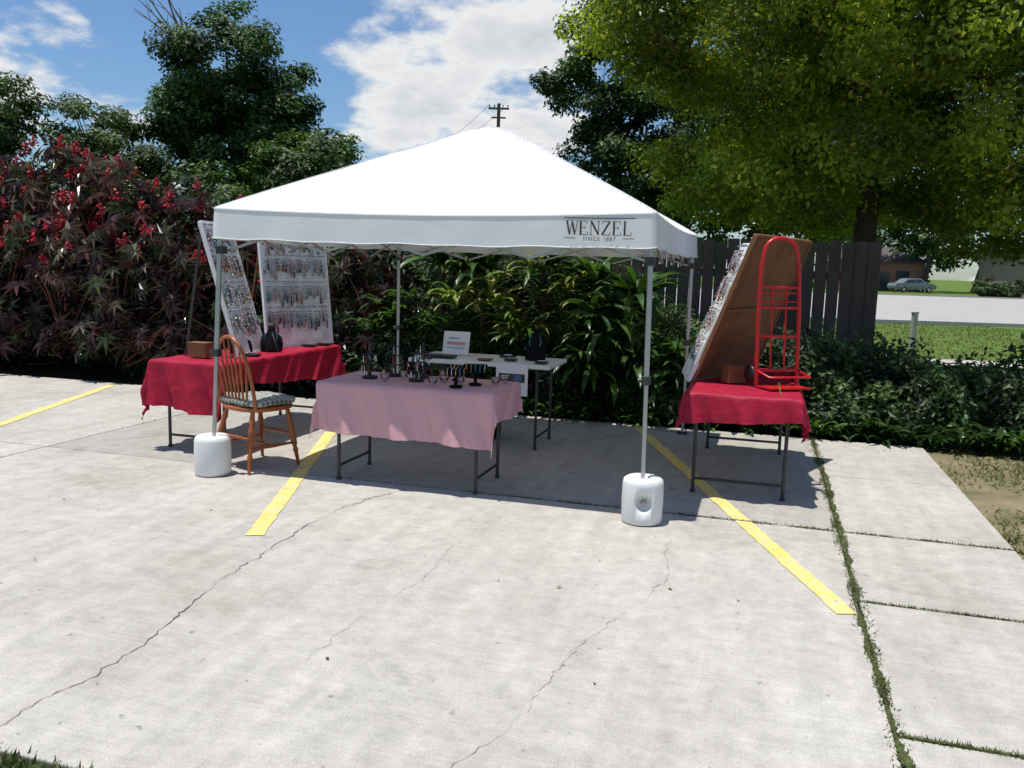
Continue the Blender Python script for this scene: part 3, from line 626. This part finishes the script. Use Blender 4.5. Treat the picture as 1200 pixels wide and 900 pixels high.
# ---------------------------------------------------------------- vegetation
cst=[(0,0,-.06)]
for k in range(16):
    t=2*math.pi*k/16; rr=(1.0 if k%2==0 else .38)*(.72 if 5<=k<=11 else 1.0)
    cst.append((math.sin(t)*rr*.5,math.cos(t)*rr*.5,(-.13 if k%2==0 else .0)))
cstf=[(0,1+(k+1)%16,1+k) for k in range(16)]
strap_v=[];strap_f=[]
for i in range(7):
    t=i/6; w=.06*math.sin(math.pi*min(1,.12+.88*t))**.8+.001; y=math.sin(t*1.35)*.74; z=.0-.42*t**2.2
    strap_v+= [(-w,y,z),(0,y,z-.02),(w,y,z)]
for i in range(6):
    o_=i*3
    for k in(0,1): strap_f+=[(o_+k,o_+k+1,o_+k+4),(o_+k,o_+k+4,o_+k+3)]
def clumpcloud(blobs,nclump,nleaf,spread,shell=.45,upb=.9,outb=.6):
    W=np.array([bl[3]*bl[4]*bl[5] for bl in blobs])**.75; W=W/W.sum(); idx=rng.choice(len(blobs),nclump,p=W); B=np.array(blobs)[idx]
    d=unit(rng.normal(size=(nclump,3))); r=(shell**3+(1-shell**3)*rng.random(nclump))**(1/3); r*=rng.uniform(.85,1.12,nclump)
    C=B[:,:3]+d*r[:,None]*B[:,3:6]; sp=spread*rng.uniform(.55,1.35,nclump); cnt=np.maximum(6,(nleaf*(sp/spread)**2).astype(int))
    I=np.repeat(np.arange(nclump),cnt); N=len(I); g=rng.normal(size=(N,3)); g=unit(g)*(rng.random((N,1))**.45)
    pos=C[I]+g*sp[I][:,None]*np.array([1,1,.6]); nr=g*.8+d[I]*outb+np.array([0,0,upb])+rng.normal(size=(N,3))*.55
    return C,pos,nr
def tree(name,base,blobs,nclump,nleaf,spread,size,fm,trunk_r,shell=.45,nl=26,zt=None,upb=.9,outb=.6):
    E=empty(name,base); C,pos,nr=clumpcloud(blobs,nclump,nleaf,spread,shell,upb,outb)
    inst('foliage',leaf_v,leaf_f,pos,nr,size*rng.uniform(.6,1.3,len(pos)),fm,parent=E)
    b=MB(); base=Vector(base); cc=Vector(np.average(np.array(blobs)[:,:3],axis=0,weights=np.array(blobs)[:,3]))
    zf=zt or (min(bl[2]-bl[5] for bl in blobs)+.3); tp=base.copy(); tp.z=max(zf,1.6); tp+=Vector(((cc.x-base.x)*.06,(cc.y-base.y)*.06,0))
    mid=base.lerp(tp,.5)+Vector((random.uniform(-.05,.05),random.uniform(-.05,.05),0)); top=tp.lerp(cc,.5)+Vector((0,0,max(0,(cc.z-tp.z)*.6)))
    path=[base-Vector((0,0,.1)),base+Vector((0,0,.15)),mid,tp,tp.lerp(top,.5)+Vector((.08,.05,0)),top]
    b.tube(path,[trunk_r*1.5,trunk_r*1.12,trunk_r*.95,trunk_r*.85,trunk_r*.5,trunk_r*.2],12)
    for k in rng.choice(len(C),min(nl,len(C)),replace=False):
        q=Vector(C[k]); f=random.uniform(0,1); s=tp.lerp(top,f*.8) ; m=s.lerp(q,.5)+Vector((random.uniform(-.15,.15),random.uniform(-.15,.15),random.uniform(.0,.25)))
        r0=trunk_r*random.uniform(.2,.4)*(1-.4*f); b.tube([s,s.lerp(m,.5)+Vector((0,0,-.04)),m,q],[r0,r0*.75,r0*.5,r0*.15],7)
    b.obj('trunk',M_bark,E); return E
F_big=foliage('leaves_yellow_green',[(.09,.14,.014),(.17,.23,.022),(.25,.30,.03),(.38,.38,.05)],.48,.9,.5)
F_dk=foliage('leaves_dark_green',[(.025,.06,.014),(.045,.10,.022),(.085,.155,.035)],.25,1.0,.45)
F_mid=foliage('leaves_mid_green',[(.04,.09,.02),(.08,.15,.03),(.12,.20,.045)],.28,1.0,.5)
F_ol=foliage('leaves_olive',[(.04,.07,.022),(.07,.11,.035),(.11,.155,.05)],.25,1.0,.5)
tree('shade_tree',(4.50,11.2,-.05),[(4.9,11.6,5.6,3.6,3.6,2.3),(2.2,11,4.9,1.7,2.2,1.3),(3.0,10.8,3.9,1.5,1.8,.9),(6.9,11.3,4.4,2.4,2.4,1.8),(5.0,9.6,4.0,2.2,1.6,1.3),(7.2,10,3.4,1.5,2,1.2),(3.6,9,4.7,1.7,1.4,1.1),(3.2,10.0,2.85,1.1,1.0,.6),(6.2,9.8,2.65,1.5,1.1,.6),(4.5,12.8,3.2,2.6,1.5,1.1),(7.2,11.8,2.6,1.8,1.5,.8),(3.7,11.4,2.7,1.5,1.1,.55),(5.9,10.9,2.55,1.0,1.0,.5),(3.0,11.6,2.55,.9,.9,.45)],960,280,.40,.080,F_big,.15,.45,30,3.6,.45,.45)
tree('dark_tree',(-5.9,18.2,-.05),[(-6.1,18,5.3,1.25,1.2,1.35),(-5.6,18,3.9,1.75,1.3,1.2),(-6.9,18,4.3,.8,1,.8),(-5.0,18,4.6,.8,.9,.9)],190,280,.38,.105,F_dk,.17,.3)
tree('light_green_tree',(-4.1,17.2,-.05),[(-4.2,17,3.3,.9,.9,.75),(-3.6,17,3.6,.45,.6,.45),(-4.9,16.6,2.7,1.2,.9,.7)],70,230,.33,.10,F_mid,.10,.3,14)
tree('background_tree',(-9.4,16.2,-.05),[(-9.9,16,4.2,1.0,1.1,1.05),(-10.9,15.5,3.9,1.1,1.2,1.2),(-9.6,15.6,3.0,1.6,1.2,1.0)],150,250,.34,.10,F_ol,.15,.3)
tree('background_tree',(-8.0,16.8,-.05),[(-8.0,16.6,3.9,.7,.9,.9),(-7.7,16.2,3.0,1.2,1.0,.8),(-7.0,15.8,2.8,.8,.8,.6)],90,230,.32,.10,F_ol,.12,.3)
tree('dark_tree',(1.9,17.4,-.05),[(1.3,17,5.6,.60,.8,.8),(2.0,17,4.9,1.1,1.1,1.5),(2.6,17,3.6,1.5,1.1,1.3),(.75,17,5.0,.35,.6,.45),(1.7,17,6.4,.5,.5,.5)],150,260,.34,.105,F_dk,.15,.3)
tree('background_tree',(5.2,18.2,-.05),[(4.2,18,3.0,1.6,1.2,1.5),(6.0,18.5,3.2,1.6,1.2,1.5),(5.2,18.5,5.2,2.2,1.2,1.5)],140,220,.42,.13,F_dk,.16,.3)
b=MB(); s=Vector((-6.7,18,5.6))
for k in range(9):
    q=Vector((-7.3+random.uniform(-.6,.5),18+random.uniform(-.3,.3),6.6+random.uniform(-.4,.5))); m=s.lerp(q,.5)+Vector((random.uniform(-.1,.1),0,random.uniform(-.1,.15)))
    b.tube([s,m,q],[.03,.018,.006],5)
    for j in range(2): b.tube([m.lerp(q,.4),m.lerp(q,.7)+Vector((random.uniform(-.25,.25),0,random.uniform(0,.3)))],[.01,.004],4)
b.obj('bare_branches',M_twig)

def topz(a):
    return np.interp(a,[-14,-10,-8,-6.2,-5,-3.6,-2.2,-1.4,-.9,.0,.6,1.4,3,7],[2.3,2.3,2.2,2.1,1.8,1.6,1.35,1.15,1.0,.80,.72,.70,.68,.72])
def hedge(name,a0,a1,nclump,nleaf,spread,size,fm,b0=8.55,b1=10.2,zs=1.0,zmin=.1,frontb=.7):
    A=rng.uniform(a0,a1,nclump); u=rng.random(nclump); top_=topz(A)*zs*(1+.10*np.sin(A*2.3)+.06*np.sin(A*5.1)); Z=zmin+(top_-zmin)*u**.8; Bc=b0+(b1-b0)*rng.random(nclump)**1.3 + .25*(u**2)
    cnt=np.full(nclump,nleaf); I=np.repeat(np.arange(nclump),cnt); N=len(I); g=unit(rng.normal(size=(N,3)))*(rng.random((N,1))**.45)
    sp=spread*rng.uniform(.5,1.5,nclump)
    C=np.stack([.96*A+.28*Bc,-.28*A+.96*Bc,Z],1); pos=C[I]+g*sp[I][:,None]; pos[:,2]=np.maximum(pos[:,2],.0)
    nr=g*.7+np.array([-.28,-.96,0])*frontb+np.array([0,0,.8])+rng.normal(size=(N,3))*.6
    return inst(name,leaf_v,leaf_f,pos,nr,size*rng.uniform(.5,1.4,N),fm)
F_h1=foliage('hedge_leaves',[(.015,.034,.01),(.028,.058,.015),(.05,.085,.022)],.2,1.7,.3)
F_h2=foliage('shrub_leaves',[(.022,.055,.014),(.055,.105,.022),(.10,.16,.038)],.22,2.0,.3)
hedge('hedge_foliage',-14,-5.5,400,110,.26,.11,F_h1,b0=8.9)
hedge('hedge_foliage',-5.5,-.9,280,110,.22,.085,F_h2,b0=8.8)
hedge('hedge_foliage',-5.5,1.5,220,100,.20,.075,F_h1,b0=8.4,b1=9.3,zs=.45)
hedge('shrub',-.9,3.2,200,120,.18,.07,F_h2,b0=8.5,b1=9.8)
hedge('shrub',2.6,7,180,110,.20,.08,F_h2,b0=8.3,b1=10.2)
M_cl=foliage('castor_leaves',[(.028,.026,.02),(.075,.026,.032),(.13,.055,.055),(.06,.085,.04),(.19,.15,.13)],.18,1.4,.35,.34,.6)
M_cr=foliage('castor_flowers',[(.25,.01,.02),(.45,.015,.03),(.30,.01,.02)],.1,4,.7)
M_cst=mat('castor_stem',(.12,.03,.03),.5)
def castor(a_c,b_c,H,n,wid,fp=.17):
    E=empty('castor_bean_plant',P(a_c,b_c,0)); b=MB(); pos=[];nr=[];sz=[];fl=[]
    for k in range(n):
        t=random.random(); ang=random.uniform(0,2*math.pi); rr=wid*math.sqrt(random.random())*(.5+.6*math.sin(math.pi*min(1,t*.9+.1)))
        z=H*(.12+.88*t)*(1-.12*(rr/wid)**2); a=a_c+rr*math.cos(ang); bb=b_c+rr*math.sin(ang)*.7
        pos.append(tuple(P(a,bb,z))); o=Vector((math.cos(ang),math.sin(ang)*.7-.6,0)); o=LM@o; nr.append((o.x*.8+random.gauss(0,.3),o.y*.8+random.gauss(0,.3),.7+random.gauss(0,.3))); sz.append(random.uniform(.24,.46))
        if random.random()<.12:
            b.tube([P(a_c+(a-a_c)*.2,b_c+(bb-b_c)*.2,z*.45),P(a_c+(a-a_c)*.6,b_c+(bb-b_c)*.6,z*.8),P(a,bb,z)],[.018,.012,.005],6)
        if t>.5 and random.random()<fp:
            q=P(a+random.uniform(-.05,.05),bb-.12,z+.06)
            for j in range(random.randint(8,22)):
                h=random.random(); fl.append((q.x+random.gauss(0,.035*(1.2-h)),q.y+random.gauss(0,.035*(1.2-h)),q.z+h*.12))
    inst('leaves',cst,cstf,pos,nr,sz,M_cl,parent=E)
    if fl: inst('flower_spikes',octv,octf,fl,rng.normal(size=(len(fl),3)),rng.uniform(.012,.024,len(fl)),M_cr,parent=E)
    b.obj('stems',M_cst,E)
for (a,bb,H,n,w,fp) in [(-10.6,8.9,2.6,260,1.0,.3),(-9.4,8.7,2.7,290,1.0,.35),(-8.5,8.8,2.75,290,.95,.35),(-7.6,8.7,2.6,260,.85,.3),(-6.8,8.8,2.3,200,.8,.3),(-5.9,8.9,2.05,150,.75,.1),(-5.0,8.9,1.9,130,.75,.05),(-4.2,8.9,1.8,100,.6,.03)]: castor(a,bb,H,n,w,fp)
M_var=foliage('variegated_leaves',[(.05,.11,.02),(.13,.19,.03),(.30,.32,.09),(.50,.47,.22)],.3,3,.6,.4)
M_str=foliage('strap_leaves',[(.02,.055,.014),(.04,.095,.022),(.08,.15,.035)],.25,3,.5,.35)
def straps(name,cl,per,size,m,el=(.2,1.2)):
    pos=[];yd=[]
    for (a,bb,z) in cl:
        for k in range(per):
            an=random.uniform(0,2*math.pi); e_=random.uniform(*el); pos.append(tuple(P(a+random.gauss(0,.03),bb+random.gauss(0,.03),z+random.uniform(-.05,.05)))); yd.append((math.cos(an),math.sin(an),e_))
    pos=np.array(pos);yd=np.array(yd); inst(name,strap_v,strap_f,pos,np.tile([0,0,1.0],(len(pos),1))+rng.normal(size=pos.shape)*.15,size*rng.uniform(.7,1.25,len(pos)),m,ydir=yd,smooth=True)
straps('variegated_ginger_plant',[(random.uniform(-3.3,-1.8),random.uniform(8.4,8.9),random.uniform(.75,1.5)) for k in range(26)],15,.42,M_var)
straps('variegated_ginger_plant',[(random.uniform(-4.2,-1.5),random.uniform(8.4,8.7),random.uniform(.3,1.2)) for k in range(26)],14,.36,M_str)
straps('dracaena_plant',[(random.uniform(-1.8,-.4),random.uniform(8.45,8.9),random.uniform(.3,1.15)) for k in range(20)],20,.58,M_str,(.0,1.0))
straps('yucca_plant',[(-2.9,8.75,1.45),(-2.25,8.8,1.5),(-1.7,8.8,1.35),(-1.25,8.7,1.2),(-3.4,8.8,1.5)],46,.62,M_str,(.0,2.2))
straps('liriope_border',[(random.uniform(-4.2,2.2),random.uniform(8.3,8.55),.02) for k in range(60)],22,.34,M_str,(.5,1.6))
straps('agave_plant',[(2.2,8.4,.02),(.9,8.6,.05),(-4.0,8.5,.05)],26,.5,M_str,(.4,1.6))
b=MB()
for (a,bb_,z) in ((-2.9,8.75,1.45),(-2.25,8.8,1.5),(-1.7,8.8,1.35),(-1.25,8.7,1.2),(-3.4,8.8,1.5)): b.tube([P(a+.05,bb_+.05,-.05),P(a,bb_,z*.5),P(a,bb_,z)],[.05,.04,.035],8)
b.obj('yucca_stems',M_bark)
n=130; A=rng.uniform(-1.9,.1,n); Bq=rng.uniform(8.35,8.8,n); Z=rng.uniform(.1,1.15,n)*np.interp(A,[-1.9,-.9,.1],[1.1,1.0,.6])
inst('philodendron_plant',cst,cstf,np.stack([.96*A+.28*Bq,-.28*A+.96*Bq,Z],1),np.tile([-.2,-.8,.7],(n,1))+rng.normal(size=(n,3))*.4,rng.uniform(.22,.42,n),F_h2)

# ---------------------------------------------------------------- far side: road, buildings
M_road=mat('street_concrete',(.36,.35,.33),.9,0,.15,scale=.5)
M_kerb=mat('kerb',(.42,.41,.38),.9)
sheet('sidewalk',[(7.8,15.2),(40,13.0),(40,14.2),(7.8,16.4)],-.03,M_conc)
sheet('road',[(2,30),(140,23),(140,60),(60,72),(10,80),(-10,80),(-10,60)],-.045,M_road)
b=MB(); b.tube([(2,29.9,-.0),(140,22.9,-.0)],.09,4); b.tube([(-10,80.1,0),(10,80.1,0),(60,72.1,0),(140,60.1,0)],.09,4); b.obj('kerb',M_kerb)
n=16000; X=rng.uniform(5,16,n); Y=rng.uniform(12,30,n); k=~((Y>15.0-.07*(X-7))&(Y<16.6-.07*(X-7))&(X>7.6)); X=X[k];Y=Y[k]
blades('lawn_grass',np.stack([X,Y,np.full(len(X),-.06)],1),rng.uniform(.04,.09,len(X)),.8)
M_bld=mat('stucco',(.30,.24,.20),.9,0,.12,scale=1); M_roof=mat('roofing',(.10,.09,.085),.9); M_win=mat('window_glass',(.03,.04,.05),.1)
e=empty('office_building',(60,84,0)); b=MB(); b.box((61.5,88,2.0),(22,12,4.2),0); b.obj('walls',M_bld,e)
b=MB(); b.box((61.5,88,4.3),(23,13,.35),0); b.box((61.5,88,4.6),(21,11,.3),0); b.obj('roof',M_roof,e)
b=MB()
for x in (53,56.5,60,63.5,67): b.box((x,81.98,1.9),(1.6,.12,1.5),0)
b.box((51,81.98,1.1),(1.1,.12,2.2),0); b.obj('windows',M_win,e)
e=empty('brick_house',(40,100,0)); b=MB(); b.box((42,102,1.6),(9,8,3.2),0); b.obj('walls',mat('brick',(.28,.14,.10),.9),e)
b=MB(); b.add([(37,97.5,3.2),(47,97.5,3.2),(47,106.5,3.2),(37,106.5,3.2),(39,102,5.0),(45,102,5.0)],[(0,1,5,4),(1,2,5),(2,3,4,5),(3,0,4),(0,3,2,1)]); b.obj('roof',M_roof,e)
b=MB(); b.box((40,97.96,1.6),(1.4,.12,1.3),0); b.box((44,97.96,1.6),(1.4,.12,1.3),0); b.box((42,97.96,1.05),(1,.12,2.1),0); b.obj('windows',M_win,e)
def car(x,y,col,rz=0):
    e=empty('parked_car',(x,y,0)); M=Matrix.Translation((x,y,0))@Matrix.Rotation(rz,4,'Z')
    prof=[(-2.2,.35),(-2.25,.62),(-2.15,.88),(-1.45,.95),(-.95,1.38),(-.3,1.45),(.55,1.42),(1.15,.98),(1.95,.90),(2.2,.70),(2.22,.35)]
    b=MB(); n=len(prof); vs=[]
    for yy,in_ in((-.86,0),(-.80,.02),(.80,.02),(.86,0)):
        for (px,pz) in prof:
            k=.14 if pz>1.0 else 0; s=1 if yy>0 else -1; vs.append((px*.995 if in_ else px,yy-s*k-(0 if in_ else s*.03),pz+in_))
    fs=[(i*n+j,i*n+j+1,(i+1)*n+j+1,(i+1)*n+j) for i in range(3) for j in range(n-1)]+[tuple(range(n)),tuple(range(3*n,4*n))[::-1]]
    b.add(vs,fs,0,M); b.obj('body',mat('car_paint',col,.25,.3,.03),e,bevel=.03)
    b=MB()
    for s in(-1,1):
        y_=s*.80; b.add([(-1.3,y_,.98),(-.88,y_-s*.06,1.32),(-.05,y_-s*.06,1.37),(-.05,y_,.98)],[(0,1,2,3)],0,M); b.add([(.02,y_,.98),(.02,y_-s*.06,1.37),(.52,y_-s*.06,1.35),(.98,y_,.98)],[(0,1,2,3)],0,M)
    b.obj('windows',M_win,e,solid=.02); b=MB()
    for px in(-1.35,1.4):
        for s in(-1,1):
            Q=M@Matrix.Translation((px,s*.80,.32))@Matrix.Rotation(math.pi/2,4,'X'); b.lathe([(0,-.1),(.2,-.1),(.31,-.09),(.32,0),(.31,.09),(.2,.1),(0,.1)],(0,0,0),18,0,Q); b.lathe([(0,-.11*1.0),(.17,-.105)],(0,0,0),12,1,Q); b.lathe([(.17,.105),(0,.11)],(0,0,0),12,1,Q)
    b.obj('wheels',[M_blk,M_silver],e)
car(41.5,90,(.25,.27,.3),.1); car(54.5,79.5,(.04,.05,.07),.05)
def far_trees(name,pts,fm,size,n,nl,sp):
    C,pos,nr=clumpcloud(pts,n,nl,sp,.3); inst(name,leaf_v,leaf_f,pos,nr,size*rng.uniform(.6,1.3,len(pos)),fm)
bl=[(x,112+random.uniform(-6,6),random.uniform(3,6),random.uniform(5,8),4,random.uniform(4,6.5)) for x in range(-90,120,7)]
far_trees('distant_trees',bl,F_mid,.7,700,80,1.7)
far_trees('distant_trees',[(46,97,7.2,4,3,3.8),(40,98,6.5,3,3,3.0),(52,99,8.0,4,3,4.0),(66,100,8,6,4,4)],F_dk,.45,220,120,1.0)
far_trees('clipped_hedge',[(x,78,.7,1.6,1.0,1.0) for x in np.arange(43,51,1.5)],F_h2,.2,140,110,.4)
b=MB()
for x in(40,46,52): b.tube([(x,97.5,0),(x+.4,97,3),(x+.2,97.5,6)],[.35,.28,.1],8)
b.obj('tree_trunks',M_bark)
def pole(x,y,h,arm):
    e=empty('utility_pole',(x,y,0)); b=MB(); b.tube([(x,y,0),(x,y,h)],[.16,.12],10); b.box((x,y-.15,h-.35),(arm,.1,.12)); b.box((x,y-.15,h-.95),(arm*.7,.1,.1))
    for k in(-.45,-.2,.2,.45): b.tube([(x+arm*k,y-.15,h-.29),(x+arm*k,y-.15,h-.1)],.04,6)
    b.obj('pole',M_bark,e)
pole(-1.45,60,12.4,1.4); pole(-5.2,75,12.4,1.2)
b=MB()
for k in(-.45,.45): b.tube([(-1.45+1.4*k,59.85,12.3),(-3.4+1.3*k,67,12.0),(-5.2+1.2*k,74.85,12.3)],.012,4)
b.obj('power_line',M_dk)
b=MB(); b.box((8.05,17.2,.38),(.10,.10,.86)); b.box((8.05,17.2,.82),(.125,.125,.03)); b.obj('bollard_post',M_kerb,bevel=.01)

# ---------------------------------------------------------------- light, sky, camera
dirv=Vector((.186,.03,-1)).normalized()
sl=bpy.data.lights.new('sun','SUN'); sl.energy=5.0; sl.angle=math.radians(.5); sl.color=(1,.955,.88)
so=bpy.data.objects.new('sun',sl); COL.objects.link(so); so.rotation_euler=dirv.to_track_quat('-Z','Y').to_euler(); so.location=(0,0,20)
w=bpy.data.worlds.new('World'); scene.world=w; w.use_nodes=True; nt=w.node_tree; N=nt.nodes; L=nt.links
bg=N['Background']; sk=N.new('ShaderNodeTexSky'); sk.sky_type='NISHITA'; sk.sun_disc=False; sk.sun_elevation=math.asin(-dirv.z); sk.sun_rotation=math.atan2(-dirv.x,-dirv.y); sk.air_density=1.2; sk.dust_density=.3; sk.ozone_density=3.2
gm=N.new('ShaderNodeVectorMath'); gm.operation='MULTIPLY'; gm.inputs[1].default_value=(.88,1.08,1.32); L.new(sk.outputs[0],gm.inputs[0])
tc=N.new('ShaderNodeTexCoord'); sx=N.new('ShaderNodeSeparateXYZ'); L.new(tc.outputs['Generated'],sx.inputs[0])
az=N.new('ShaderNodeMath'); az.operation='ADD'; az.inputs[1].default_value=.30; L.new(sx.outputs['Z'],az.inputs[0])
mxz=N.new('ShaderNodeMath'); mxz.operation='MAXIMUM'; mxz.inputs[1].default_value=.05; L.new(az.outputs[0],mxz.inputs[0])
dx=N.new('ShaderNodeMath'); dx.operation='DIVIDE'; L.new(sx.outputs['X'],dx.inputs[0]); L.new(mxz.outputs[0],dx.inputs[1])
dy=N.new('ShaderNodeMath'); dy.operation='DIVIDE'; L.new(sx.outputs['Y'],dy.inputs[0]); L.new(mxz.outputs[0],dy.inputs[1])
cb=N.new('ShaderNodeCombineXYZ'); L.new(dx.outputs[0],cb.inputs[0]); L.new(dy.outputs[0],cb.inputs[1]); cb.inputs[2].default_value=3.3
cn=N.new('ShaderNodeTexNoise'); cn.inputs['Scale'].default_value=3.4; cn.inputs['Detail'].default_value=8; cn.inputs['Roughness'].default_value=.58; L.new(cb.outputs[0],cn.inputs['Vector'])
def bump_at(v,rad,amt):
    d=N.new('ShaderNodeVectorMath'); d.operation='DISTANCE'; d.inputs[1].default_value=v; L.new(tc.outputs['Generated'],d.inputs[0])
    r=N.new('ShaderNodeMapRange'); r.interpolation_type='SMOOTHSTEP'; r.inputs[1].default_value=0; r.inputs[2].default_value=rad; r.inputs[3].default_value=amt; r.inputs[4].default_value=0; L.new(d.outputs['Value'],r.inputs[0]); return r.outputs[0]
acc=cn.outputs['Fac']
for v,r_,am in [((-.05,.96,.26),.22,.24),((.05,.92,.38),.2,.14),((-.14,.975,.16),.12,.14),((-.47,.86,.2),.15,.12),((-.40,.86,.34),.12,.10),((-.27,.93,.25),.12,-.18)]:
    a_=N.new('ShaderNodeMath'); L.new(acc,a_.inputs[0]); L.new(bump_at(v,r_,am),a_.inputs[1]); acc=a_.outputs[0]
cr=N.new('ShaderNodeMapRange'); cr.interpolation_type='SMOOTHSTEP'; cr.inputs[1].default_value=.53; cr.inputs[2].default_value=.66; L.new(acc,cr.inputs[0])
cc=ramp(N,[(.55,(8.8,9.1,9.5)),(.66,(9.8,9.9,10.0)),(.84,(6.9,7.2,7.8))]); L.new(acc,cc.inputs[0])
mx=N.new('ShaderNodeMix'); mx.data_type='RGBA'; L.new(cr.outputs[0],mx.inputs[0]); L.new(gm.outputs[0],mx.inputs[6]); L.new(cc.outputs[0],mx.inputs[7]); L.new(mx.outputs[2],bg.inputs['Color']); bg.inputs['Strength'].default_value=.085
cam=bpy.data.cameras.new('camera'); cam.lens=30; cam.sensor_width=36; cam.clip_end=3000; cam.clip_start=.05
co=bpy.data.objects.new('camera',cam); COL.objects.link(co)
co.matrix_world=Matrix.Translation((0,0,1.5))@Matrix.Rotation(math.radians(90-7.86),4,'X')@Matrix.Rotation(math.radians(1.7),4,'Z')
scene.camera=co
scene.view_settings.view_transform='Standard'; scene.view_settings.look='None'; scene.view_settings.exposure=0
